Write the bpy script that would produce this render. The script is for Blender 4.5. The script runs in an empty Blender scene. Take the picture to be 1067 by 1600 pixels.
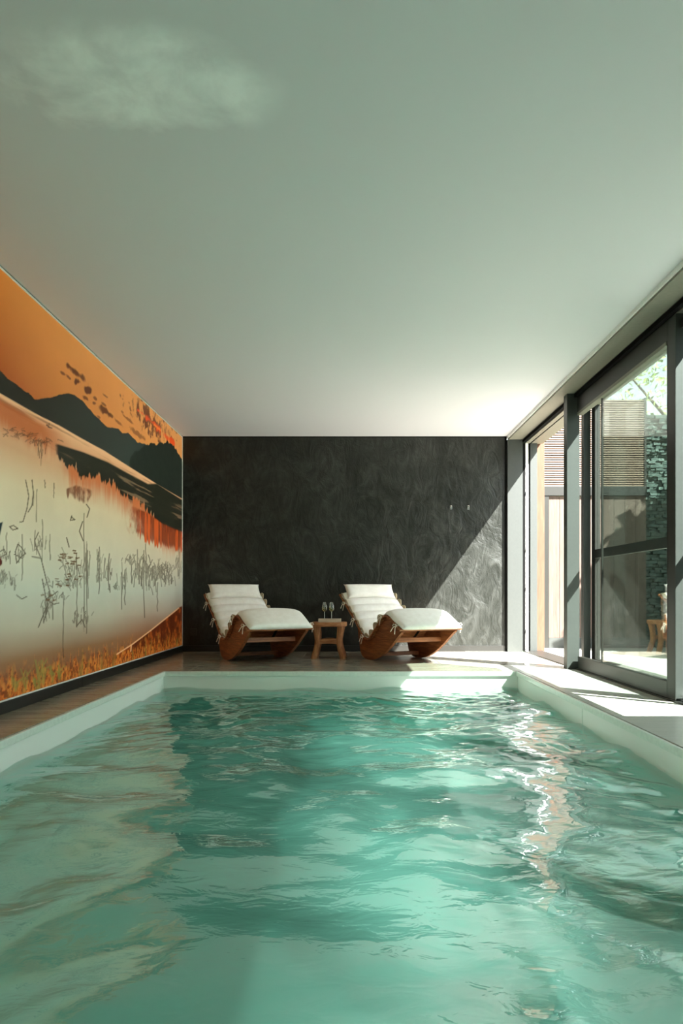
import bpy, bmesh, math, random
import numpy as np
from mathutils import Vector, Matrix

random.seed(7)
rng = np.random.default_rng(11)
S = bpy.context.scene
COL = S.collection
R = math.radians

# ------------------------------------------------------------------ camera
EYE = 0.718
cam_d = bpy.data.cameras.new('camera')
cam = bpy.data.objects.new('camera', cam_d)
COL.objects.link(cam)
cam.location = (0, 0, EYE)
cam.rotation_euler = (R(90), 0, 0)
cam_d.sensor_fit = 'VERTICAL'
cam_d.sensor_height = 36
cam_d.sensor_width = 24
cam_d.lens = 24
cam_d.shift_x = -13.5 / 1600
cam_d.shift_y = 127 / 1600
cam_d.clip_start = 0.05
S.camera = cam

# ------------------------------------------------------------------ sky, sun, exposure
world = bpy.data.worlds.new('sky')
S.world = world
world.use_nodes = True
wn = world.node_tree
for n in list(wn.nodes):
    wn.nodes.remove(n)
w_out = wn.nodes.new('ShaderNodeOutputWorld')
w_bg = wn.nodes.new('ShaderNodeBackground')
w_geo = wn.nodes.new('ShaderNodeTexCoord')
w_sep = wn.nodes.new('ShaderNodeSeparateXYZ')
w_ramp = wn.nodes.new('ShaderNodeValToRGB')
wn.links.new(w_geo.outputs['Generated'], w_sep.inputs[0])
wn.links.new(w_sep.outputs['Z'], w_ramp.inputs[0])
wn.links.new(w_ramp.outputs[0], w_bg.inputs['Color'])
wn.links.new(w_bg.outputs[0], w_out.inputs[0])
w_ramp.color_ramp.elements[0].position = 0.0
w_ramp.color_ramp.elements[0].color = (0.80, 0.87, 0.89, 1)
w_ramp.color_ramp.elements[1].position = 0.8
w_ramp.color_ramp.elements[1].color = (0.62, 0.74, 0.80, 1)
w_bg.inputs['Strength'].default_value = 2.1

sun_d = bpy.data.lights.new('sun', 'SUN')
sun = bpy.data.objects.new('sun', sun_d)
COL.objects.link(sun)
SUN = Vector((-1.0, 0.85, -1.406)).normalized()
sun.rotation_euler = SUN.to_track_quat('-Z', 'Y').to_euler()
sun.location = (6, -4, 8)
sun_d.energy = 28.0
sun_d.angle = R(0.5)
sun_d.color = (1.0, 0.985, 0.96)

S.view_settings.view_transform = 'Standard'
S.view_settings.look = 'None'
S.view_settings.exposure = 1.48
S.view_settings.gamma = 1.0
S.view_settings.use_curve_mapping = False
S.cycles.max_bounces = 14
S.cycles.transmission_bounces = 12
S.cycles.caustics_refractive = True
S.cycles.caustics_reflective = True
S.cycles.diffuse_bounces = 6
S.cycles.glossy_bounces = 4
S.cycles.transparent_max_bounces = 24
S.cycles.use_denoising = True
S.cycles.sample_clamp_indirect = 3.0


# ------------------------------------------------------------------ helpers
def lin(r, g, b):
    f = lambda c: (c / 255 / 12.92) if c / 255 <= 0.04045 else ((c / 255 + 0.055) / 1.055) ** 2.4
    return (f(r), f(g), f(b), 1.0)


class NT:
    """tiny node-tree helper"""
    def __init__(self, name):
        self.m = bpy.data.materials.new(name)
        self.m.use_nodes = True
        self.t = self.m.node_tree
        for n in list(self.t.nodes):
            self.t.nodes.remove(n)
        self.out = self.t.nodes.new('ShaderNodeOutputMaterial')

    def n(self, kind, **kw):
        nd = self.t.nodes.new('ShaderNode' + kind)
        for k, v in kw.items():
            if hasattr(nd, k):
                setattr(nd, k, v)
        return nd

    def l(self, a, b):
        self.t.links.new(a, b)

    def coords(self, scale=(1, 1, 1), rot=(0, 0, 0), kind='Object'):
        tc = self.n('TexCoord')
        mp = self.n('Mapping')
        mp.inputs['Scale'].default_value = scale
        mp.inputs['Rotation'].default_value = rot
        self.l(tc.outputs[kind], mp.inputs['Vector'])
        return mp.outputs[0]

    def noise(self, vec, scale=5, detail=4, rough=0.5, dist=0.0):
        nd = self.n('TexNoise')
        nd.inputs['Scale'].default_value = scale
        nd.inputs['Detail'].default_value = detail
        nd.inputs['Roughness'].default_value = rough
        nd.inputs['Distortion'].default_value = dist
        if vec is not None:
            self.l(vec, nd.inputs['Vector'])
        return nd.outputs['Fac']

    def ramp(self, fac, stops):
        nd = self.n('ValToRGB')
        el = nd.color_ramp.elements
        while len(el) < len(stops):
            el.new(0.5)
        for e, (p, c) in zip(el, stops):
            e.position = p
            e.color = c if len(c) == 4 else (*c, 1)
        self.l(fac, nd.inputs[0])
        return nd.outputs[0]

    def math(self, op, a, b=None):
        nd = self.n('Math', operation=op)
        for i, v in enumerate((a, b)):
            if v is None:
                continue
            if isinstance(v, (int, float)):
                nd.inputs[i].default_value = v
            else:
                self.l(v, nd.inputs[i])
        return nd.outputs[0]

    def bump(self, h, strength=0.3, distance=0.01):
        nd = self.n('Bump')
        nd.inputs['Strength'].default_value = strength
        nd.inputs['Distance'].default_value = distance
        self.l(h, nd.inputs['Height'])
        return nd.outputs[0]

    def bsdf(self, color=None, rough=0.5, spec=0.5, metal=0.0, normal=None):
        b = self.n('BsdfPrincipled')
        if color is not None:
            if isinstance(color, tuple):
                b.inputs['Base Color'].default_value = color
            else:
                self.l(color, b.inputs['Base Color'])
        if isinstance(rough, (int, float)):
            b.inputs['Roughness'].default_value = rough
        else:
            self.l(rough, b.inputs['Roughness'])
        b.inputs['Specular IOR Level'].default_value = spec
        b.inputs['Metallic'].default_value = metal
        if normal is not None:
            self.l(normal, b.inputs['Normal'])
        self.l(b.outputs[0], self.out.inputs[0])
        return b

    def schlick(self, f0, normal=None, power=5.0):
        g = self.n('NewGeometry')
        dp = self.n('VectorMath', operation='DOT_PRODUCT')
        self.l(normal if normal is not None else g.outputs['Normal'], dp.inputs[0])
        self.l(g.outputs['Incoming'], dp.inputs[1])
        c = self.math('MINIMUM', self.math('ABSOLUTE', dp.outputs['Value']), 1.0)
        p = self.math('POWER', self.math('SUBTRACT', 1.0, c), power)
        return self.math('ADD', self.math('MULTIPLY', p, 1 - f0), f0)


def plain(name, c, rough=0.5, spec=0.5, metal=0.0, grain=0.0, scale=40):
    t = NT(name)
    v = t.coords()
    n = t.noise(v, scale, 3)
    k = 0.06 + grain
    d = tuple(min(1, x * (1 - k)) for x in c[:3]) + (1,)
    e = tuple(min(1, x * (1 + k)) for x in c[:3]) + (1,)
    col = t.ramp(n, [(0.3, d), (0.7, e)])
    t.bsdf(col, rough, spec, metal)
    return t.m


def wood(name, dark, light, scale=(1.2, 14, 14), rough=0.45, spec=0.4):
    t = NT(name)
    v = t.coords(scale)
    n1 = t.noise(v, 2.2, 6, 0.6, 1.2)
    n2 = t.noise(t.coords(tuple(s * 3 for s in scale)), 3.0, 4, 0.6, 0.4)
    mix = t.math('ADD', t.math('MULTIPLY', n1, 0.7), t.math('MULTIPLY', n2, 0.3))
    col = t.ramp(mix, [(0.32, dark), (0.52, tuple((a + b) / 2 for a, b in zip(dark, light))), (0.68, light)])
    t.bsdf(col, rough, spec, 0, t.bump(n2, 0.15, 0.003))
    return t.m


def link_mesh(name, verts, faces, mat, parent=None, smooth=False):
    me = bpy.data.meshes.new(name)
    me.from_pydata([tuple(v) for v in verts], [], faces)
    me.update()
    if smooth:
        me.polygons.foreach_set('use_smooth', [True] * len(me.polygons))
    if mat is not None:
        me.materials.append(mat)
    o = bpy.data.objects.new(name, me)
    COL.objects.link(o)
    if parent is not None:
        o.parent = parent
    return o


class MB:
    """collects shapes for ONE mesh object"""
    def __init__(self):
        self.v, self.f = [], []

    def add(self, v, f):
        o = len(self.v)
        self.v += [tuple(p) for p in v]
        self.f += [tuple(i + o for i in q) for q in f]

    def box(self, x0, x1, y0, y1, z0, z1, bev=0.0, M=None):
        if bev <= 0:
            v = [(x, y, z) for z in (z0, z1) for y in (y0, y1) for x in (x0, x1)]
            f = [(0, 2, 3, 1), (4, 5, 7, 6), (0, 1, 5, 4), (2, 6, 7, 3), (0, 4, 6, 2), (1, 3, 7, 5)]
        else:
            bm = bmesh.new()
            bmesh.ops.create_cube(bm, size=1)
            for q in bm.verts:
                q.co = ((x0 + x1) / 2 + q.co.x * (x1 - x0), (y0 + y1) / 2 + q.co.y * (y1 - y0), (z0 + z1) / 2 + q.co.z * (z1 - z0))
            bmesh.ops.bevel(bm, geom=list(bm.edges), offset=bev, segments=2, profile=0.7, affect='EDGES')
            bm.verts.index_update()
            v = [q.co.copy() for q in bm.verts]
            f = [tuple(q.index for q in fc.verts) for fc in bm.faces]
            bm.free()
        if M is not None:
            v = [M @ Vector(p) for p in v]
        self.add(v, f)

    def tube(self, pts, r, n=6, cap=True):
        pts = [Vector(p) for p in pts]
        rs = r if isinstance(r, (list, tuple)) else [r] * len(pts)
        v, f = [], []
        for i, p in enumerate(pts):
            a = pts[max(i - 1, 0)]
            b = pts[min(i + 1, len(pts) - 1)]
            d = (b - a).normalized()
            u = d.orthogonal().normalized() if i == 0 else (u - d * u.dot(d)).normalized()
            w = d.cross(u)
            for k in range(n):
                t = 2 * math.pi * k / n
                v.append(p + (u * math.cos(t) + w * math.sin(t)) * rs[i])
        for i in range(len(pts) - 1):
            for k in range(n):
                k2 = (k + 1) % n
                f.append((i * n + k, i * n + k2, (i + 1) * n + k2, (i + 1) * n + k))
        if cap:
            f.append(tuple(range(n))[::-1])
            f.append(tuple((len(pts) - 1) * n + k for k in range(n)))
        self.add(v, f)

    def lathe(self, prof, n=24, c=(0, 0, 0)):
        v, f = [], []
        for (r, z) in prof:
            for k in range(n):
                t = 2 * math.pi * k / n
                v.append((c[0] + r * math.cos(t), c[1] + r * math.sin(t), c[2] + z))
        for i in range(len(prof) - 1):
            for k in range(n):
                k2 = (k + 1) % n
                f.append((i * n + k, i * n + k2, (i + 1) * n + k2, (i + 1) * n + k))
        self.add(v, f)

    def extrude(self, poly, axis, a, b):
        """poly in the plane normal to axis 'y': (x,z); swept from a to b"""
        n = len(poly)
        v = [(p[0], a, p[1]) if axis == 'y' else (a, p[0], p[1]) for p in poly]
        v += [(p[0], b, p[1]) if axis == 'y' else (b, p[0], p[1]) for p in poly]
        f = [tuple(range(n)), tuple(range(2 * n - 1, n - 1, -1))]
        for i in range(n):
            j = (i + 1) % n
            f.append((i, n + i, n + j, j))
        self.add(v, f)

    def build(self, name, mat, parent=None, smooth=False, fix=True):
        o = link_mesh(name, self.v, self.f, mat, parent, smooth)
        if fix:
            bm = bmesh.new()
            bm.from_mesh(o.data)
            bmesh.ops.recalc_face_normals(bm, faces=bm.faces)
            bm.to_mesh(o.data)
            bm.free()
        return o


def one_box(name, mat, parent, *b, bev=0.0):
    m = MB()
    m.box(*b, bev=bev)
    return m.build(name, mat, parent)


def empty(name, loc=(0, 0, 0), rz=0.0):
    o = bpy.data.objects.new(name, None)
    o.empty_display_size = 0.2
    o.location = loc
    o.rotation_euler = (0, 0, rz)
    COL.objects.link(o)
    return o


def tag(o, label=None, cat=None, group=None, kind=None):
    if label:
        o['label'] = label
    if cat:
        o['category'] = cat
    if group:
        o['group'] = group
    if kind:
        o['kind'] = kind
    return o


def copy_tree(o, parent=None):
    c = o.copy()
    COL.objects.link(c)
    if parent is not None:
        c.parent = parent
    for ch in list(o.children):
        copy_tree(ch, c)
    return c


def smooth_curve(pts, n):
    """Catmull-Rom through 2-D points, n samples equally spaced along the arc"""
    P = np.array([pts[0]] + list(pts) + [pts[-1]], float)
    P[0] = 2 * P[1] - P[2]
    P[-1] = 2 * P[-2] - P[-3]
    out = []
    for i in range(1, len(P) - 2):
        for t in np.linspace(0, 1, 24, endpoint=False):
            p0, p1, p2, p3 = P[i - 1:i + 3]
            out.append(0.5 * (2 * p1 + (p2 - p0) * t + (2 * p0 - 5 * p1 + 4 * p2 - p3) * t ** 2 + (3 * p1 - p0 - 3 * p2 + p3) * t ** 3))
    out.append(P[-2])
    out = np.array(out)
    d = np.r_[0, np.cumsum(np.hypot(*np.diff(out, axis=0).T))]
    q = np.linspace(0, d[-1], n)
    return np.c_[np.interp(q, d, out[:, 0]), np.interp(q, d, out[:, 1])], d[-1]


# ------------------------------------------------------------------ room dimensions (metres)
XL, XP0, XP1, XC = -2.08, -1.723, 1.55, 1.93     # left wall, pool left / right edge, ceiling edge
YB, YP = 8.42, 6.31                               # back wall, far pool edge
YR = -1.6                                         # rear wall
H = 2.652
ZW = -0.165                                       # water level
ZP = -1.35                                        # pool bottom
XO = 2.37                                         # outer edge of the window head

# ------------------------------------------------------------------ materials
# stretch ceiling with a printed cloud
t = NT('ceiling_membrane')
pos = t.n('NewGeometry').outputs['Position']
mp = t.n('Mapping')
mp.inputs['Location'].default_value = (0.84 / 0.62, -2.62 / 0.36, 0)
mp.inputs['Scale'].default_value = (1 / 0.62, 1 / 0.36, 0)
t.l(pos, mp.inputs['Vector'])
ln = t.n('VectorMath', operation='LENGTH')
t.l(mp.outputs[0], ln.inputs[0])
nz = t.noise(pos, 3.2, 7, 0.56, 0.25)
edge = t.math('SUBTRACT', 1.0, ln.outputs['Value'])
m_ = t.math('ADD', edge, t.math('MULTIPLY', t.math('SUBTRACT', nz, 0.46), 3.4))
msk = t.ramp(m_, [(0.0, (0, 0, 0)), (0.95, (1, 1, 1))])
msk = t.math('MULTIPLY', msk, t.ramp(edge, [(0.0, (0, 0, 0)), (0.35, (1, 1, 1))]))
mx = t.n('Mix', data_type='RGBA')
mx.inputs['A'].default_value = (0.69, 0.675, 0.70, 1)
mx.inputs['B'].default_value = (0.97, 0.985, 0.99, 1)
t.l(t.math('MULTIPLY', msk, 1.0), mx.inputs['Factor'])
t.bsdf(mx.outputs['Result'], 0.55, 0.2)
M_CEIL = t.m

# dark polished stucco
t = NT('dark_stucco')
v = t.coords()
a1 = t.noise(v, 1.7, 8, 0.62, 1.6)
a2 = t.noise(t.coords((1.6, 1, 0.8), (0, 0.6, 0)), 4.2, 6, 0.6, 2.4)
mixv = t.math('ADD', t.math('MULTIPLY', a1, 0.55), t.math('MULTIPLY', a2, 0.45))
col = t.ramp(mixv, [(0.36, (0.007, 0.008, 0.0055)), (0.46, (0.012, 0.0132, 0.0105)), (0.54, (0.021, 0.0225, 0.019)), (0.64, (0.036, 0.038, 0.034))])
t.bsdf(col, 0.36, 0.38, 0, t.bump(mixv, 0.5, 0.05))
M_STUCCO = t.m

M_BLACK = plain('black_plinth', lin(30, 30, 27), 0.4)
M_FRAME = plain('dark_green_grey_frame', lin(28, 27, 22), 0.42, 0.5)
M_STEEL = plain('grey_green_steel', lin(54, 57, 54), 0.45, 0.5)
M_SOFFIT = plain('taupe_soffit', lin(122, 119, 106), 0.5, 0.4)
M_ALU = plain('light_profile', lin(240, 240, 236), 0.35, 0.5)
M_DARKGAP = plain('black_gap', lin(12, 12, 11), 0.8, 0.1)
M_CHROME = plain('chrome', (0.75, 0.75, 0.74, 1), 0.18, 0.5, 1.0)
M_PLASTER = plain('pale_plaster', lin(205, 202, 192), 0.8, 0.2)
M_RENDER = plain('outside_render', lin(190, 188, 180), 0.8, 0.2)

# stone tile
def tile_mat(name, a, b, rough):
    t = NT(name)
    g = t.n('NewGeometry').outputs['Position']
    mp = t.n('Mapping')
    mp.inputs['Scale'].default_value = (1.2, 7, 1)
    t.l(g, mp.inputs['Vector'])
    n1 = t.noise(mp.outputs[0], 3.0, 7, 0.62, 0.7)
    n2 = t.noise(g, 60, 2)
    k = t.math('ADD', t.math('MULTIPLY', n1, 0.8), t.math('MULTIPLY', n2, 0.2))
    info = t.n('ObjectInfo')
    k = t.math('ADD', k, t.math('MULTIPLY', t.math('SUBTRACT', info.outputs['Random'], 0.5), 0.07))
    c = t.ramp(k, [(0.33, a), (0.66, b)])
    t.bsdf(c, rough, 0.5, 0, t.bump(n1, 0.06, 0.003))
    return t.m

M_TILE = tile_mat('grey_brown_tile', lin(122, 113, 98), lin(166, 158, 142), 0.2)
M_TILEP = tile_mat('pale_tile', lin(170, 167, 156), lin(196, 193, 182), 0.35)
M_TILED = tile_mat('shaded_deck_tile', lin(172, 170, 160), lin(194, 191, 182), 0.3)  # near-deck copy of the pale tile, toned for the shade there
M_GROUT = plain('grout', lin(95, 90, 80), 0.9, 0.1)
M_TERR = tile_mat('terrace_tile', lin(140, 138, 128), lin(165, 163, 153), 0.6)

M_RIM = plain('white_pool_rim', lin(222, 226, 216), 0.3, 0.5)
t = NT('pool_liner')
g = t.n('NewGeometry').outputs['Position']
sx = t.n('SeparateXYZ')
t.l(g, sx.inputs[0])
zr = t.math('DIVIDE', t.math('ADD', sx.outputs['Z'], 0.36), 0.20)   # liner: pale band at the water line, teal below
nn = t.noise(g, 1.3, 3)
cc = t.ramp(t.math('ADD', zr, t.math('MULTIPLY', t.math('SUBTRACT', nn, 0.5), 0.3)),
            [(0.05, (0.36, 0.76, 0.68)), (0.6, (0.64, 0.68, 0.60)), (0.95, (0.88, 0.86, 0.81))])
t.bsdf(cc, 0.45, 0.3)
M_LINER = t.m

# water: clear, slightly milky, mirror-like at a flat angle
t = NT('pool_water')
g = t.n('NewGeometry').outputs['Position']
mpw = t.n('Mapping')
mpw.inputs['Scale'].default_value = (1.0, 1.7, 1)
t.l(g, mpw.inputs['Vector'])
w1 = t.noise(mpw.outputs[0], 9.0, 3, 0.5, 0.8)
bw = t.bump(w1, 0.14, 0.02)
fr = t.schlick(0.06, bw, 2.9)
tr = t.n('BsdfTransparent')
tr.inputs['Color'].default_value = (0.70, 0.93, 0.87, 1)
df = t.n('BsdfDiffuse')
df.inputs['Color'].default_value = (0.40, 0.68, 0.60, 1)
mA = t.n('MixShader')
mA.inputs[0].default_value = 0.035
rf = t.n('BsdfRefraction')
rf.inputs['IOR'].default_value = 1.33
rf.inputs['Roughness'].default_value = 0.0
rf.inputs['Color'].default_value = (0.86, 0.98, 0.95, 1)
t.l(bw, rf.inputs['Normal'])
mR = t.n('MixShader')
mR.inputs[0].default_value = 0.985
t.l(tr.outputs[0], mR.inputs[1])
t.l(rf.outputs[0], mR.inputs[2])
t.l(mR.outputs[0], mA.inputs[1])
t.l(df.outputs[0], mA.inputs[2])
gl = t.n('BsdfGlossy')
gl.inputs['Roughness'].default_value = 0.02
t.l(bw, gl.inputs['Normal'])
mB = t.n('MixShader')
t.l(fr, mB.inputs[0])
t.l(mA.outputs[0], mB.inputs[1])
t.l(gl.outputs[0], mB.inputs[2])
t.l(mB.outputs[0], t.out.inputs[0])
M_WATER = t.m


def glass_mat(name, tint, f0):
    t = NT(name)
    fr = t.schlick(f0)
    tr = t.n('BsdfTransparent')
    tr.inputs['Color'].default_value = tint
    gl = t.n('BsdfGlossy')
    gl.inputs['Roughness'].default_value = 0.0
    gl.inputs['Color'].default_value = (0.97, 0.98, 0.97, 1)
    mB = t.n('MixShader')
    t.l(fr, mB.inputs[0])
    t.l(tr.outputs[0], mB.inputs[1])
    t.l(gl.outputs[0], mB.inputs[2])
    t.l(mB.outputs[0], t.out.inputs[0])
    return t.m

M_GLASS = glass_mat('window_glass', (0.75, 0.80, 0.775, 1), 0.09)
M_WINEGLASS = glass_mat('wine_glass_clear', (0.94, 0.95, 0.93, 1), 0.07)
M_WINE = glass_mat('white_wine', (0.80, 0.76, 0.48, 1), 0.05)

M_TEAK = wood('oiled_teak', lin(82, 40, 20), lin(190, 118, 72))
M_STOOL = wood('orange_brown_wood', lin(140, 82, 48), lin(206, 148, 100), (9, 9, 1.6), 0.5, 0.3)
M_STOOLTOP = wood('orange_brown_top', lin(140, 82, 48), lin(206, 148, 100), (2, 12, 12), 0.5, 0.3)
M_TRAY = wood('pale_tray_wood', lin(178, 160, 138), lin(214, 200, 180), (2, 10, 30), 0.6, 0.3)
M_SLAT = wood('silver_brown_slat', lin(104, 84, 70), lin(136, 118, 104), (1.5, 12, 12), 0.6, 0.2)
M_BOARD = wood('weathered_board', lin(74, 61, 54), lin(97, 83, 74), (12, 12, 1.0), 0.65, 0.2)
M_POST = wood('orange_larch', lin(84, 54, 40), lin(100, 72, 56), (12, 12, 1.0), 0.6, 0.2)
M_STRAP = plain('black_strap', lin(20, 19, 18), 0.8, 0.1)
t = NT('cream_linen')
v = t.coords()
n1 = t.noise(v, 220, 2)
n2 = t.noise(v, 14, 4, 0.6)
col = t.ramp(t.math('ADD', t.math('MULTIPLY', n1, 0.35), t.math('MULTIPLY', n2, 0.65)), [(0.35, lin(238, 232, 224)), (0.65, lin(250, 246, 240))])
t.bsdf(col, 0.9, 0.1, 0, t.bump(n2, 0.25, 0.01))
M_LINEN = t.m
M_TIE = plain('cream_cord', lin(228, 220, 202), 0.9, 0.1)
M_PIPE = plain('beige_side_band', lin(190, 176, 150), 0.9, 0.1)

t = NT('dark_split_stone')
n1 = t.noise(t.coords(), 9, 6, 0.6, 0.6)
col = t.ramp(n1, [(0.3, (0.02, 0.035, 0.03)), (0.7, (0.085, 0.115, 0.10))])
t.bsdf(col, 0.7, 0.3, 0, t.bump(n1, 0.6, 0.02))
M_STONE = t.m
t = NT('leaf_green')
n1 = t.noise(t.coords(), 6, 2)
col = t.ramp(n1, [(0.3, lin(104, 122, 62)), (0.7, lin(176, 178, 112))])
b = t.bsdf(col, 0.6, 0.2)
M_LEAF = t.m
M_BARK = plain('bark', lin(92, 78, 62), 0.9, 0.1, 0, 0.2, 12)
M_LAWN = plain('lawn', lin(92, 112, 62), 0.95, 0.05, 0, 0.3, 6)

# ------------------------------------------------------------------ room shell
def struct(o):
    o['kind'] = 'structure'
    return o

# walls
struct(one_box('wall_back', M_STUCCO, None, XL - 0.2, XC, YB, YB + 0.2, -0.1, H + 0.1))
struct(one_box('wall_left', M_PLASTER, None, XL - 0.2, XL, YR - 0.2, YB, -0.1, H + 0.1))
struct(one_box('wall_rear', M_PLASTER, None, XL, XO, YR - 0.2, YR, -0.1, H + 0.1))
struct(one_box('ceiling', M_CEIL, None, XL + 0.02, XC, YR, YB, H, H + 0.1))
struct(one_box('roof_slab', M_RENDER, None, XL - 0.2, XO + 0.02, YR - 0.2, YB + 0.2, H + 0.1, H + 0.2))
# wall on the window side behind the glazed bays
struct(one_box('wall_right', M_PLASTER, None, 2.13, XO, YR, -1.15, -0.1, 2.57))

# trims
struct(one_box('trim_1', M_SOFFIT, None, XC + 0.012, 2.115, YR, YB, 2.605, 2.66, bev=0.003))       # soffit along the windows
struct(one_box('trim_2', M_ALU, None, XC, XC + 0.012, YR, YB, 2.622, 2.66))                        # thin edge strip of the ceiling
struct(one_box('trim_3', M_DARKGAP, None, XL, XC, YB - 0.006, YB, H - 0.012, H))                   # shadow gap over the back wall
struct(one_box('trim_4', M_DARKGAP, None, XC - 0.022, XC, YB - 0.01, YB, 0, H - 0.012))            # gap beside the end column
struct(one_box('baseboard_back', M_BLACK, None, XL + 0.03, XC - 0.022, YB - 0.014, YB, 0.0, 0.075, bev=0.003))
# left plinth in pieces
pl = struct(empty('baseboard_left'))
ys = [YR, 0.9, 2.9, 5.25, YB - 0.015]
for a, b_ in zip(ys[:-1], ys[1:]):
    one_box('plinth', M_BLACK, pl, XL, XL + 0.022, a + 0.002, b_ - 0.002, 0.0, 0.07, bev=0.003)

# ------------------------------------------------------------------ floor: slab with separate tiles
floor = struct(empty('floor'))
sl = MB()
ZS0, ZS1 = -0.10, -0.006
sl.box(XL, XP0 - .02, YR, YB, ZS0, ZS1)
sl.box(XP1 + .02, XO, YR, YB, ZS0, ZS1)
sl.box(XP0 - .02, XP1 + .02, YP + .02, YB, ZS0, ZS1)
sl.box(XP0 - .02, XP1 + .02, YR, -0.02, ZS0, ZS1)
sl.build('screed', M_GROUT, floor)

def tile(x0, x1, y0, y1, mat):
    g = 0.002
    m = MB()
    m.box(x0 + g, x1 - g, y0 + g, y1 - g, -0.012, 0.0, bev=0.0015)
    m.build('tile', mat, floor)

# back deck rows
rows = [YP, 6.84, 7.81, YB]
for r_i in range(3):
    xs = [XL, -1.50, -0.53, 0.44, 1.41, XC + 0.2] if r_i != 1 else [XL, -1.02, -0.05, 0.92, XC + 0.2]
    for a, b_ in zip(xs[:-1], xs[1:]):
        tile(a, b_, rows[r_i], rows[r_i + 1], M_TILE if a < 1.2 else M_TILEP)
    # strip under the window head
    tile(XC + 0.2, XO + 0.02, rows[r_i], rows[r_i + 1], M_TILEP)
# left deck
ys = [YR, -0.6, 0.4, 1.4, 2.4, 3.4, 4.4, 5.4, YP]
for a, b_ in zip(ys[:-1], ys[1:]):
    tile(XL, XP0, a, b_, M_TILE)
# right deck
ys = [YR, -0.4, 0.7, 1.8, 2.9, 4.0, 5.15, YP]
for i, (a, b_) in enumerate(zip(ys[:-1], ys[1:])):
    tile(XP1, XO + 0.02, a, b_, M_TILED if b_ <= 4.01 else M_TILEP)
# rear deck
for a, b_ in zip([XP0, -0.7, 0.4, XP1][:-1], [-0.7, 0.4, XP1]):
    tile(a, b_, YR, 0.0, M_TILE)

# ------------------------------------------------------------------ pool
pool = struct(empty('pool_basin'))
m = MB()
e = 0.0
m.add([(XP0, 0, -0.02), (XP1, 0, -0.02), (XP1, YP, -0.02), (XP0, YP, -0.02),
       (XP0, 0, ZP), (XP1, 0, ZP), (XP1, YP, ZP), (XP0, YP, ZP)],
      [(4, 5, 6, 7), (0, 1, 5, 4), (1, 2, 6, 5), (2, 3, 7, 6), (3, 0, 4, 7)])
m.build('liner', M_LINER, pool, fix=False)
# white rim profile: one length per side
r_ = 0.02
one_box('rim_strip', M_RIM, pool, XP0, XP0 + r_, 0, YP, -0.045, -0.004, bev=0.004)
one_box('rim_strip', M_RIM, pool, XP1 - r_, XP1, 0, YP, -0.045, -0.004, bev=0.004)
one_box('rim_strip', M_RIM, pool, XP0 + r_, -0.42, YP - r_, YP, -0.045, -0.004, bev=0.004)
one_box('rim_strip', M_RIM, pool, -0.418, XP1 - r_, YP - r_, YP, -0.045, -0.004, bev=0.004)
# inlet nozzle under the surface on the window side
m = MB()
m.lathe([(0.0, 0.004), (0.014, 0.004), (0.016, 0.012), (0.034, 0.01), (0.04, 0.0)], 20)
o = m.build('inlet_nozzle', M_RIM, pool, True)
o.rotation_euler = (0, R(-90), 0)
o.location = (XP1 - 0.001, 5.33, -0.30)
# welded liner seams on the side above the water
for y in (4.55, 2.9):
    one_box('seam', M_RIM, pool, XP1 - 0.003, XP1 + 0.001, y, y + 0.012, -0.5, -0.046)

# water surface: a grid moved by many small wave trains
NX, NY = 230, 560
gx = np.linspace(XP0 + 0.001, XP1 - 0.001, NX)
gy = YP - 0.001 - (YP - 0.002) * np.linspace(0, 1, NY) ** 1.0
GX, GY = np.meshgrid(gx, gy)
HZ = np.zeros_like(GX)
# choppier towards the far end and the window side
chop = 0.25 + 0.70 / (1 + np.exp(-(GY - 4.0) * 1.6)) + 0.30 / (1 + np.exp(-(GX - 0.6) * 4))
calm = 1.0 + 0.15 / (1 + np.exp(-(GY - 2.4) * 2.0))
wx = GX + 0.10 * np.sin(1.9 * GY + 0.7) + 0.05 * np.sin(4.1 * GX + 2.2 * GY)
wy = GY + 0.12 * np.sin(1.5 * GX + 1.1 * GY) + 0.05 * np.sin(3.7 * GX - 1.3 * GY)
for i in range(46):
    lam = 0.10 * (10.0 ** rng.uniform(0, 1.0))
    ang = rng.normal(math.pi / 2, 0.75)
    k = 2 * math.pi / lam
    amp = 0.0042 * (lam / 0.35) ** 1.05 / 3.2
    ph = rng.uniform(0, 6.28)
    wgt = chop if lam < 0.35 else calm
    HZ += wgt * amp * np.sin(k * (wx * math.cos(ang) + wy * math.sin(ang)) + ph)
vv = np.c_[GX.ravel(), GY.ravel(), (ZW + HZ).ravel()]
idx = np.arange(NX * NY).reshape(NY, NX)
ff = np.c_[idx[:-1, :-1].ravel(), idx[1:, :-1].ravel(), idx[1:, 1:].ravel(), idx[:-1, 1:].ravel()]
me = bpy.data.meshes.new('pool_water')
me.from_pydata(vv.tolist(), [], ff.tolist())
me.polygons.foreach_set('use_smooth', [True] * len(me.polygons))
me.materials.append(M_WATER)
wat = bpy.data.objects.new('pool_water', me)
COL.objects.link(wat)
tag(wat, 'rippled turquoise water filling the indoor pool', 'water', kind='stuff')

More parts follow.
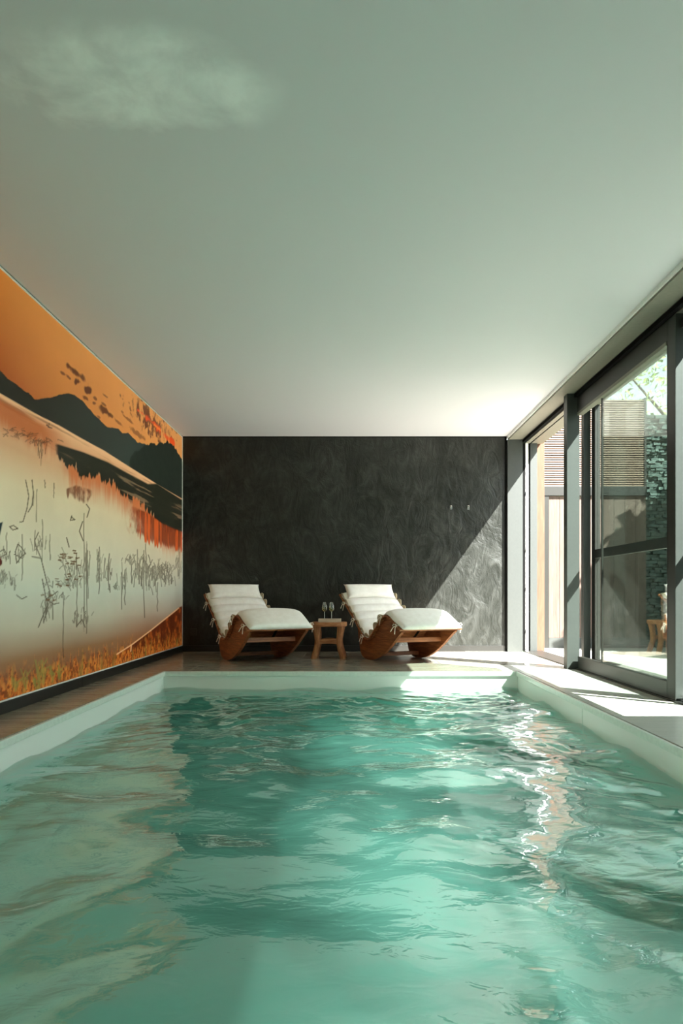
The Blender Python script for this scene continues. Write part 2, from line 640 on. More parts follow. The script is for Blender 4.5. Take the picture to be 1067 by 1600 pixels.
# ------------------------------------------------------------------ window side: columns, head, sliding doors
for i, y in enumerate((8.37, 6.45, 4.55, 2.65, 0.75, -1.05)):
    m = MB()
    d = 0.045 if i == 0 else 0.10
    x0, x1 = (XC, 2.115) if i == 0 else (2.055 if i == 1 else 2.06, 2.17)
    if i == 0:
        m.box(x0, x1, y, YB, 0, 2.605, bev=0.003)
        struct(m.build('column', M_STEEL))
    elif i == 1:
        # steel channel: web towards the pool, face towards the camera
        m.box(2.05, 2.167, 6.45, 6.458, 0, 2.605)
        m.box(2.05, 2.060, 6.458, 6.55, 0, 2.605)
        m.box(2.060, 2.167, 6.542, 6.55, 0, 2.605)
        struct(m.build('column', M_STEEL))
    else:
        y -= 0.06
        c_ = struct(empty('column'))
        one_box('flange', M_STEEL, c_, 2.140, 2.270, y, y + 0.012, 0, 2.56, bev=0.002)
        one_box('web', M_FRAME, c_, 2.140, 2.260, y + 0.012, y + 0.11, 0, 2.56, bev=0.002)  # column's shaded side, its shade put into the darker colour

# head with track slots
hd = struct(empty('window_head'))
one_box('head_beam', M_FRAME, hd, 2.118, XO, -1.15, YB + 0.2, 2.575, 2.75)
one_box('track_slot', M_DARKGAP, hd, 2.116, 2.150, -1.15, YB, 2.568, 2.60)
one_box('head_track', M_SOFFIT, hd, 2.152, 2.205, -1.15, YB, 2.560, 2.577)
one_box('track_slot', M_DARKGAP, hd, 2.206, 2.222, -1.15, YB, 2.566, 2.577)
one_box('head_track', M_SOFFIT, hd, 2.223, XO, -1.15, YB, 2.560, 2.577)

# floor track
one_box('floor_track', M_FRAME, struct(empty('threshold')), 2.13, XO, -1.15, YB, 0.0, 0.012, bev=0.002)

def sliding_door(n, x, y0, y1, top, stile0, stile1, rail, pane_y=None, mid=None, mat=M_FRAME, w=0.05, top_rail=0.14):
    """one glazed leaf standing in the plane x, from y0 (near) to y1 (far)"""
    d = struct(empty('door_%d' % n))
    if stile0:
        one_box('stile', mat, d, x - w / 2, x + w / 2, y0, y0 + stile0, 0.012, top, bev=0.003)
    if stile1:
        one_box('stile', mat, d, x - w / 2, x + w / 2, y1 - stile1, y1, 0.012, top, bev=0.003)
    a, b_ = y0 + stile0, y1 - stile1
    if rail:
        one_box('bottom_rail', mat, d, x - w / 2, x + w / 2, a, b_, 0.012, rail, bev=0.003)
    if top_rail:
        one_box('top_rail', mat, d, x - w / 2, x + w / 2, a, b_, top - top_rail, top, bev=0.003)
        one_box('glazing_bead', M_SOFFIT, d, x - w / 2 - 0.006, x + w / 2, a, b_, top - top_rail - 0.028, top - top_rail - 0.002)
    if mid:
        one_box('mid_rail', mat, d, x - w / 2, x + w / 2, a, b_, mid - 0.04, mid + 0.04, bev=0.003)
    pa, pb = pane_y or (a, b_)
    o = one_box('pane', M_GLASS, d, x - 0.004, x + 0.004, pa, pb, max(rail - 0.005, 0.02), top - (top_rail + 0.01 if top_rail else 0.0))
    if pane_y:
        one_box('glass_edge', M_FRAME, d, x - 0.008, x + 0.008, pb - 0.004, pb + 0.012, rail, top - top_rail)
    return d

# second bay: inner leaf, frameless at its far edge; outer leaf with a mid rail
sliding_door(1, 2.165, 4.602, 6.42, 2.56, 0.012, 0.0, 0.125, (4.614, 5.86))
sliding_door(2, 2.33, 4.52, 6.52, 2.56, 0.06, 0.09, 0.10, None, 1.09, top_rail=0.035)
# third and fourth bay
d3 = sliding_door(3, 2.33, 2.70, 4.51, 2.56, 0.06, 0.0, 0.10, None, 1.09, top_rail=0.035)
one_box('stile', M_FRAME, d3, 2.305, 2.355, 4.22, 4.27, 0.10, 2.52, bev=0.003)
sliding_door(4, 2.33, 0.80, 2.65, 2.56, 0.06, 0.06, 0.10, None, 1.09, top_rail=0.035)
sliding_door(7, 2.33, -1.10, 0.75, 2.56, 0.06, 0.06, 0.10, None, 1.09, top_rail=0.035)
# leaf pushed open in the first bay: only its edge strips show next to the end column
d5 = struct(empty('door_5'))
one_box('jamb', M_DARKGAP, d5, 2.116, 2.150, 8.38, YB, 0.012, 2.56)
one_box('jamb_strip', M_ALU, d5, 2.152, 2.185, 8.375, YB, 0.012, 2.56, bev=0.002)
one_box('jamb', M_DARKGAP, d5, 2.187, 2.208, 8.385, YB, 0.012, 2.56)
one_box('jamb', M_STEEL, d5, 2.210, 2.295, 8.375, YB, 0.012, 2.56, bev=0.002)
for z in (1.95, 1.25, 0.78, 0.26):
    one_box('clip', M_RIM, d5, 2.158, 2.172, 8.362, 8.376, z - 0.014, z + 0.014, bev=0.002)
# outer jamb behind the first column
one_box('door_6', M_STEEL, None, 2.235, 2.30, 6.53, 6.60, 0.012, 2.56)['kind'] = 'structure'

# guide fitting at the foot and head of the near column
g_ = tag(empty('door_guide', (2.185, 4.43, 0)), 'chrome floor guide clipped to the foot of the nearest grey column', 'door guide')
one_box('bracket', M_CHROME, g_, -0.02, 0.055, 0.0, 0.046, 0.012, 0.020, bev=0.002)
one_box('bracket', M_CHROME, g_, -0.02, 0.055, 0.0, 0.046, 0.042, 0.050, bev=0.002)
m = MB()
m.tube([(0.0, 0.022, 0.0), (0.0, 0.022, 0.066)], 0.009, 12)
m.build('pin', M_CHROME, g_)
m = MB()
m.tube([(0.035, 0.022, 0.0), (0.035, 0.022, 0.058)], 0.009, 12)
m.build('pin', M_CHROME, g_)
g2 = tag(empty('door_roller_rail', (2.185, 4.438, 2.46)), 'dark roller rail with pale edge at the head of the nearest grey column', 'rail')
one_box('rail', M_FRAME, g2, -0.015, 0.09, 0.0, 0.048, 0.0, 0.05, bev=0.002)
one_box('edge_strip', M_ALU, g2, -0.015, 0.09, -0.004, 0.0, 0.04, 0.05)
m = MB()
m.tube([(0.01, -0.004, 0.02), (0.01, 0.002, 0.02)], 0.006, 10)
m.build('screw', M_CHROME, g2)

# ------------------------------------------------------------------ mural on the left wall
# The print is painted by a function of the position on the wall into a colour layer of a fine grid.
MY0, MY1, MZ0, MZ1 = 2.2, YB - 0.02, 0.082, H - 0.016
NU, NV = 620, 430
# finer columns towards the far end are not needed; use an even grid
uY = np.linspace(MY0, MY1, NU)
vZ = np.linspace(MZ0, MZ1, NV)
UY, VZ = np.meshgrid(uY, vZ)
FX = 1066.7
# design coordinates of the artwork (a perspective drawing grid: 0..284 wide, read off along the wall)
AX = 547 + FX * (XL + 0.012) / UY
AY = 927 - FX * (VZ - EYE) / UY

def srgb(r, g, b):
    return np.array(lin(r, g, b)[:3])

def fbm(x, y, oct=5, seed=0):
    rs = np.random.default_rng(seed)
    out = np.zeros_like(x)
    amp, tot = 1.0, 0.0
    for o in range(oct):
        tab = rs.random((64, 64))
        fx, fy = x * 2 ** o, y * 2 ** o
        ix, iy = np.floor(fx).astype(int), np.floor(fy).astype(int)
        tx, ty = fx - ix, fy - iy
        tx, ty = tx * tx * (3 - 2 * tx), ty * ty * (3 - 2 * ty)
        g = lambda a, b: tab[a % 64, b % 64]
        out += amp * ((g(ix, iy) * (1 - tx) + g(ix + 1, iy) * tx) * (1 - ty) + (g(ix, iy + 1) * (1 - tx) + g(ix + 1, iy + 1) * tx) * ty)
        tot += amp
        amp *= 0.55
    return out / tot

def sstep(a, b, x):
    t = np.clip((x - a) / (b - a), 0, 1)
    return t * t * (3 - 2 * t)

IMG = np.zeros(UY.shape + (3,))
def put(mask, color):
    global IMG
    c = np.asarray(color)
    IMG = IMG * (1 - mask[..., None]) + c * mask[..., None]

def interp_y(pts, x):
    p = np.array(pts, float)
    return np.interp(x, p[:, 0], p[:, 1])

A3 = lambda L: [(x / 3.68, 400 + y / 3.68) for x, y in L]
A4 = lambda L: [(x / 3.68, 750 + y / 3.68) for x, y in L]
n_a = fbm(UY * 3, VZ * 3, 5, 1)
n_b = fbm(UY * 14, VZ * 14, 4, 2)
n_h = fbm(UY * 1.2, VZ * 26, 4, 3)            # horizontal streaks
n_v = fbm(UY * 26, VZ * 2.2, 4, 4)            # vertical streaks
shore = interp_y(A3([(-900, 270), (0, 790), (200, 905), (340, 975), (470, 1050), (600, 1120), (740, 1210), (900, 1310), (1045, 1395)]), AX)
topl = interp_y([(-245, 185), (0, 415), (284, 682)], AX)
h = (AY - topl) / np.maximum(shore - topl, 1)        # 0 at the top of the mural, 1 at the shore
# sky
sky_t = np.clip(h, 0, 1)[..., None]
xr = np.clip(AX / 284, 0, 1)[..., None]
sky_l = (1 - sky_t) * srgb(200, 118, 46) + sky_t * srgb(146, 58, 14)
sky_r = (1 - sky_t) * srgb(212, 144, 84) + sky_t * srgb(218, 138, 70)
IMG = sky_l * (1 - xr ** 0.8) + sky_r * xr ** 0.8
IMG *= (0.94 + 0.12 * n_a)[..., None]
# clouds
def ell(cx, cy, rx, ry, rot, soft=0.5, nz=0.9):
    x, y = AX - cx, AY - cy
    c, s = math.cos(rot), math.sin(rot)
    q = np.hypot((x * c + y * s) / rx, (-x * s + y * c) / ry) + (n_b - 0.5) * nz * 1.6
    return 1 - sstep(1 - soft, 1.05, q)
D = 0.72
for cx, cy, rx, ry, k in [(119, 582, 24, 5, .9), (98, 583, 5, 2.5, .8), (108, 590, 8, 2.5, .8), (121, 596, 6, 6, .95), (137, 610, 9, 6, .95), (134, 622, 8, 3, .8),
                          (148, 622, 6, 3, .8), (165, 619, 6, 2, .7), (164, 642, 12, 5, .9), (172, 648, 9, 3, .8), (185, 660, 10, 2.5, .6), (200, 655, 12, 2, .6),
                          (147, 630, 4, 3, .8), (154, 651, 4, 2, .7), (163, 632, 5, 2, .7), (190, 643, 4, 2, .5), (215, 678, 14, 4, .6)]:
    put(ell(cx, cy, rx, ry, D) * k, srgb(82, 40, 22))
cl = ell(236, 658, 46, 15, D + 0.02, 0.5, 1.6)
put(cl * 0.9, srgb(92, 48, 30))
hot = ell(238, 660, 26, 4.0, D, 0.7, 1.5) + ell(262, 684, 22, 5, D, 0.7, 1.4) + ell(222, 646, 10, 2, D, 0.6, 1.2)
put(np.clip(hot, 0, 1) * 0.9, srgb(226, 74, 22))
put(ell(246, 668, 14, 1.8, D, 0.6, 1.2) * 0.8, srgb(236, 126, 52))
# mountains
ridge = interp_y(A3([(-900, -120), (0, 655), (40, 700), (120, 760), (165, 790), (200, 825), (240, 822), (290, 815), (330, 800), (390, 788), (430, 800), (470, 830), (510, 875), (560, 930),
                     (620, 985), (680, 992), (705, 1020), (740, 1018), (790, 1070), (830, 1080), (1045, 1180)]), AX) + (n_b - 0.5) * 3
mt = sstep(-0.6, 0.6, AY - ridge)
cm = (1 - xr ** 2) * srgb(36, 34, 24) + xr ** 2 * srgb(62, 74, 70)
cm = cm * (0.85 + 0.5 * np.clip((AY - ridge) / 60, 0, 1) * xr[..., 0])[..., None]
put(mt, cm)
# tree mass
trees = interp_y(A3([(700, 1400), (742, 1200), (748, 1160), (770, 1130), (800, 1120), (830, 1090), (870, 1078), (900, 1084), (965, 1068), (1000, 1098), (1030, 1140), (1060, 1190)]), AX) + (n_b - 0.5) * 9
put(sstep(-0.5, 0.5, AY - trees) * sstep(200, 203, AX), srgb(34, 40, 34) * (0.7 + 0.6 * n_b)[..., None])
# lake
lk = sstep(-0.7, 0.7, AY - shore)
dl = AY - shore
botl = interp_y([(-245, 1195), (0, 1095), (284, 1008)], AX)
g = np.clip(dl / np.maximum(botl - shore, 1), 0, 1)[..., None]
stops = [(0.0, (226, 172, 128)), (0.06, (206, 148, 106)), (0.16, (196, 150, 112)), (0.28, (202, 182, 148)), (0.5, (192, 184, 160)), (0.64, (176, 178, 160)), (0.76, (166, 158, 138)), (0.88, (128, 92, 62)), (1.0, (104, 52, 22))]
lake = np.stack([np.interp(g[..., 0], [s[0] for s in stops], [srgb(*s[1])[c] for s in stops]) for c in range(3)], -1)
lake *= (0.93 + 0.14 * n_a)[..., None]
put(lk, lake)
# streaks on the lake near the shore
stk = sstep(0.52, 0.68, n_h) * sstep(0, 6, dl) * (1 - sstep(34, 60, dl))
put(stk * lk * 0.55, srgb(150, 92, 56))
put(sstep(0.60, 0.74, n_h) * lk * sstep(2, 5, dl) * (1 - sstep(20, 30, dl)) * 0.5, srgb(86, 62, 44))
# orange mirror image of the far hills on the left
org = sstep(2, 16, dl) * (1 - sstep(30, 62, dl + 26 * (n_v - 0.5))) * (1 - sstep(60, 118, AX))
put(org * 0.85 * lk, srgb(172, 84, 34))
# dark mirror image of the wooded bank
up = interp_y(A3([(300, 1090), (320, 1078), (480, 1128), (620, 1185), (760, 1262), (850, 1310)]) + A4([(900, 20), (1045, 112)]), AX)
lo = interp_y(A3([(300, 1076), (340, 1130), (400, 1190), (470, 1250), (560, 1250), (620, 1285)]) + A4([(660, 10), (700, 62), (800, 112), (850, 160), (900, 225), (950, 290), (1045, 300)]), AX)
lo2 = lo + 34 * (n_v - 0.5) + 4
dk = sstep(-1.5, 1.5, AY - up) * (1 - sstep(-1.5, 2.5, AY - lo2)) * sstep(84, 92, AX)
fringe = sstep(-3, 3, AY - lo) * (1 - sstep(4, 44, AY - lo + 46 * (n_v - 0.5))) * sstep(92, 108, AX)
put(fringe * 0.85 * lk, srgb(188, 96, 46))
put(dk, srgb(38, 38, 28) * (0.75 + 0.5 * n_h)[..., None])
put(dk * sstep(0.60, 0.72, n_h) * 0.5, srgb(150, 120, 90))
# red glow mirrored at the far right, brown patches
r2 = interp_y(A4([(730, 190), (760, 150), (850, 190), (930, 250), (1045, 300)]), AX)
lo3 = interp_y(A4([(720, 280), (760, 300), (860, 350), (960, 385), (1045, 400)]), AX) + 22 * (n_v - 0.5)
rg = sstep(-2, 2, AY - r2) * (1 - sstep(-2, 4, AY - lo3)) * sstep(198, 222, AX + 26 * (n_b - 0.5))
put(rg * 0.9, srgb(128, 52, 24))
put(rg * sstep(0.5, 0.62, n_v) * 0.9, srgb(206, 88, 36))
r3 = sstep(-2, 2, AY - interp_y(A4([(370, 55), (440, 30), (530, 60)]), AX)) * (1 - sstep(-2, 3, AY - interp_y(A4([(370, 70), (430, 110), (500, 135), (540, 70)]), AX) - 14 * (n_v - 0.5))) * sstep(102, 106, AX) * (1 - sstep(138, 146, AX))
put(np.clip(r3 * sstep(0.30, 0.6, 0.5 * n_v + 0.5 * n_b) * 1.2, 0, 1) * 0.85, srgb(112, 60, 34))
# warm lower right haze
put(sstep(915, 1000, AY) * sstep(150, 240, AX) * 0.5, srgb(150, 92, 58))

# thin plants standing in the water: every stroke is a short polyline
acc = np.zeros_like(AX)
def stroke(pts, w, k):
    global acc
    p = np.array(pts, float)
    x0, x1 = p[:, 0].min() - 3, p[:, 0].max() + 3
    y0, y1 = p[:, 1].min() - 3, p[:, 1].max() + 3
    # the region of the grid is found from its bounding box
    sel = (AX > x0) & (AX < x1) & (AY > y0) & (AY < y1)
    ii = np.argwhere(sel)
    if not len(ii):
        return
    r0, c0 = ii.min(0)
    r1, c1 = ii.max(0) + 1
    X, Y = AX[r0:r1, c0:c1], AY[r0:r1, c0:c1]
    best = np.full(X.shape, 1e9)
    for a, b_ in zip(p[:-1], p[1:]):
        d = b_ - a
        tt = np.clip(((X - a[0]) * d[0] + (Y - a[1]) * d[1]) / max(d @ d, 1e-6), 0, 1)
        best = np.minimum(best, np.hypot(X - a[0] - tt * d[0], Y - a[1] - tt * d[1]))
    acc[r0:r1, c0:c1] = np.maximum(acc[r0:r1, c0:c1], k * (1 - sstep(w * 0.30, w * 0.30 + 0.8, best)))
rr = random.Random(5)
def reed(x, y0, y1, w=0.9, k=0.8, lean=0):
    n = 6
    pts = []
    for i in range(n + 1):
        f = i / n
        pts.append((x + lean * f + rr.uniform(-0.8, 0.8), y0 + (y1 - y0) * f))
    stroke(pts, w, k)
def tuft(cx, cy, wd, ht, n, k=0.75):
    for _ in range(n):
        x = cx + rr.gauss(0, wd)
        hh = ht * rr.uniform(0.3, 1)
        y = cy + rr.gauss(0, 0.22) * ht
        hh *= rr.uniform(.25, 1)
        l = rr.uniform(-wd, wd) * 0.9
        stroke([(x, y + hh * .5), (x + l * .3, y), (x + l, y - hh * .5)], rr.uniform(0.5, 1.2), k * rr.uniform(.5, 1))
for x, a, b_ in [(34.5, 835, 907), (66, 812, 880), (78, 835, 875), (99, 925, 1028), (120, 865, 980), (131, 802, 975), (136, 850, 990), (119, 870, 890), (155, 855, 928), (170, 870, 922),
                 (190, 895, 952), (195, 890, 945), (205, 870, 910), (225, 860, 965), (228, 850, 915), (246, 910, 955), (10, 833, 875), (137, 860, 935), (57, 765, 815), (52, 760, 790), (70, 750, 762), (84, 755, 778)]:
    reed(x, a, b_, 0.9, 0.7)
for pts in [[(40, 750), (45, 775), (42, 795), (36, 815), (31, 816)], [(50, 750), (52, 770), (50, 790), (44, 800)], [(60, 832), (54, 845), (58, 858), (64, 872)], [(64, 872), (72, 905), (78, 925), (76, 935)],
            [(28, 850), (24, 862), (26, 880), (33, 870), (40, 865), (33, 855), (28, 850)], [(72, 950), (66, 965), (60, 980)], [(66, 905), (71, 930), (74, 945), (72, 960), (68, 972)], [(135, 788), (140, 795), (136, 808)],
            [(129, 815), (124, 830), (130, 845)], [(104, 840), (108, 855)], [(112, 808), (117, 812), (110, 813), (112, 806)], [(15, 823), (21, 821), (28, 826), (20, 828), (15, 823)], [(120, 978), (128, 968), (133, 980)],
            [(73, 935), (82, 930), (90, 924)], [(74, 938), (84, 944), (92, 942)], [(64, 872), (50, 870)], [(34, 872), (22, 866)], [(0, 862), (6, 858), (10, 866), (2, 870)], [(26, 930), (34, 936), (42, 932)]]:
    stroke(pts, 1.3, 0.85)
for cx, cy, wd, ht, n in [(33, 866, 4, 22, 10), (60, 850, 6, 34, 14), (108, 885, 9, 30, 26), (92, 912, 10, 14, 22), (117, 908, 8, 22, 24), (134, 880, 3, 60, 16), (132, 965, 4, 30, 14), (120, 965, 3, 26, 12),
                          (155, 885, 4, 50, 22), (171, 890, 3, 34, 12), (178, 915, 5, 14, 12), (192, 905, 4, 40, 12), (205, 875, 8, 14, 18), (225, 895, 8, 50, 40), (246, 893, 9, 36, 46), (258, 895, 8, 26, 26),
                          (266, 905, 4, 18, 12), (3, 905, 3, 30, 14), (10, 902, 2, 18, 8), (19, 905, 3, 24, 14), (72, 950, 5, 40, 18), (86, 932, 7, 18, 16), (8, 868, 4, 20, 8), (277, 880, 4, 40, 14), (35, 680, 12, 8, 22), (66, 690, 14, 10, 30), (20, 672, 10, 5, 14), (64, 700, 3, 40, 12), (230, 660, 2, 2, 1)]:
    tuft(cx, cy, wd, ht, n)
put(np.clip(acc * 1.1, 0, 1) * 0.94, srgb(58, 41, 23))
# leaf pads on the plants
acc[:] = 0
for _ in range(34):
    cx, cy = rr.choice([(106, 862), (98, 872), (116, 868), (92, 912), (110, 905), (76, 935), (104, 875), (117, 875)])
    x, y = cx + rr.gauss(0, 5), cy + rr.gauss(0, 5)
    stroke([(x - 2, y), (x + 2, y + rr.uniform(-.8, .8))], 2.2, 0.9)
put(np.clip(acc, 0, 1), srgb(96, 66, 34))
# small boat
acc[:] = 0
stroke([(73, 664), (76, 667), (81, 669)], 2.0, 0.9)
stroke([(76, 666), (77, 661)], 0.8, 0.8)
put(acc, srgb(60, 40, 26))
# bank at lower right with a fallen pale stem
bank = interp_y(A4([(560, 1090), (640, 1030), (670, 1003), (760, 945), (860, 868), (940, 805), (1030, 732), (1060, 720)]), AX)
bk = sstep(-1, 1, AY - bank) * sstep(150, 176, AX)
put(bk, srgb(96, 40, 16) * (0.5 + 1.1 * n_b)[..., None])
put(bk * sstep(0.56, 0.72, n_b) * 0.7, srgb(176, 84, 30))
# grass along the bottom edge
gr = botl - AY
gn = fbm(UY * 40, VZ * 14, 4, 9)
gn2 = fbm(UY * 46, VZ * 40, 3, 10)
gh = 36 * (1 - 0.55 * xr[..., 0])
gm = 1 - sstep(gh * 0.25, gh * 1.5, gr + 60 * (gn - 0.5))
gcol = np.where((gn2 < 0.42)[..., None], srgb(110, 48, 16), np.where((gn2 < 0.55)[..., None], srgb(190, 92, 28), srgb(206, 128, 52)))
put(gm * 0.92, gcol)
put(sstep(0.58, 0.7, fbm(UY * 22, VZ * 5, 4, 12)) * gm * 0.7, srgb(120, 112, 50))
acc[:] = 0
for _ in range(150):
    x = rr.uniform(-10, 180)
    yb = 1100 - x * 0.31
    hh = rr.uniform(8, 44) * (1 - 0.5 * x / 284)
    stroke([(x, yb), (x + rr.uniform(-2, 2), yb - hh * .5), (x + rr.uniform(-4, 4), yb - hh)], 0.7, rr.uniform(.3, .8))
put(acc * 0.8, srgb(132, 78, 32))
acc[:] = 0
for x, yb, hh in [(62, 1078, 50), (68, 1070, 46), (40, 1078, 34), (82, 1066, 26), (92, 1062, 24), (58, 1082, 30), (24, 1080, 22)]:
    for k in range(6):
        stroke([(x, yb), (x + rr.uniform(-5, 5), yb - hh * .5), (x + rr.uniform(-8, 10), yb - hh * rr.uniform(.5, 1))], 1.6, 0.8)
put(acc * 0.8, srgb(120, 124, 58))
acc[:] = 0
stroke(A4([(672, 1002), (760, 945), (860, 870), (940, 806), (1028, 736)]), 1.6, 1.0)
stroke(A4([(755, 950), (752, 985)]), 1.4, 0.9)
put(acc, srgb(226, 170, 120))
# the bird-like dark shape cut by the frame at the near end
tri = sstep(-1, 1, AY - (815 + (5 - AX) * 0.4)) * (1 - sstep(-1, 1, AX - 4.6 + (AY - 815) * 0.22))* (1 - sstep(835, 838, AY))
put(tri * sstep(-16, -12, AX), srgb(24, 48, 52))
tri2 = sstep(868, 871, AY + (AX - 0) * -2.0) * (1 - sstep(883, 886, AY + AX * 0.9)) * (1 - sstep(3, 4, AX))
put(tri2 * sstep(-14, -10, AX), srgb(84, 26, 14))
IMG = np.clip(IMG, 0.004, 1)

vv = np.c_[np.full(UY.size, 0.0), UY.ravel(), VZ.ravel()]
idx = np.arange(NU * NV).reshape(NV, NU)
ff = np.c_[idx[:-1, :-1].ravel(), idx[:-1, 1:].ravel(), idx[1:, 1:].ravel(), idx[1:, :-1].ravel()]
t = NT('mural_print')
at = t.n('Attribute')
at.attribute_name = 'print'
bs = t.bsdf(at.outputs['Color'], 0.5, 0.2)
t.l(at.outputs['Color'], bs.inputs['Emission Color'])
bs.inputs['Emission Strength'].default_value = 0.13       # back-lighting assumed; slight glow added to lift the print
M_MURAL = t.m
me = bpy.data.meshes.new('printed_sheet')
me.vertices.add(len(vv))
me.vertices.foreach_set('co', vv.ravel())
me.loops.add(ff.size)
me.polygons.add(len(ff))
me.loops.foreach_set('vertex_index', ff.ravel())
me.polygons.foreach_set('loop_start', np.arange(0, ff.size, 4))
me.polygons.foreach_set('loop_total', np.full(len(ff), 4))
me.update(calc_edges=True)
ca = me.color_attributes.new('print', 'FLOAT_COLOR', 'POINT')
ca.data.foreach_set('color', np.c_[IMG.reshape(-1, 3), np.ones(UY.size)].ravel().astype(np.float32))
me.materials.append(M_MURAL)
mural = tag(empty('mural', (XL + 0.012, 0, 0)), 'sunset lake landscape print filling the whole left wall', 'mural')
sheet = bpy.data.objects.new('printed_sheet', me)
COL.objects.link(sheet)
sheet.parent = mural
fy0 = MY0
one_box('backing_board', M_BLACK, mural, -0.011, -0.002, fy0, MY1, MZ0, MZ1)
one_box('frame_profile', M_ALU, mural, -0.011, 0.006, fy0, MY1, MZ0 - 0.010, MZ0, bev=0.002)
one_box('frame_profile', M_ALU, mural, -0.011, 0.008, fy0, MY1, MZ1, MZ1 + 0.010, bev=0.002)
one_box('frame_profile', M_ALU, mural, -0.011, 0.006, MY1, MY1 + 0.012, MZ0 - 0.010, MZ1 + 0.010, bev=0.002)
one_box('frame_profile', M_ALU, mural, -0.011, 0.006, fy0 - 0.012, fy0, MZ0 - 0.010, MZ1 + 0.010, bev=0.002)

# ------------------------------------------------------------------ rocking loungers
PROF = [(0, .70), (.2, .575), (.45, .415), (.63, .285), (.74, .235), (.84, .248), (.98, .345), (1.13, .455), (1.22, .492), (1.31, .482), (1.42, .435), (1.56, .372)]
S0 = 0.70          # the profile station that touches the floor

def prof_frame(n):
    P, L = smooth_curve(PROF, n)
    T = np.gradient(P, axis=0)
    T /= np.linalg.norm(T, axis=1)[:, None]
    N = np.c_[-T[:, 1], T[:, 0]]
    return P, T, N, L

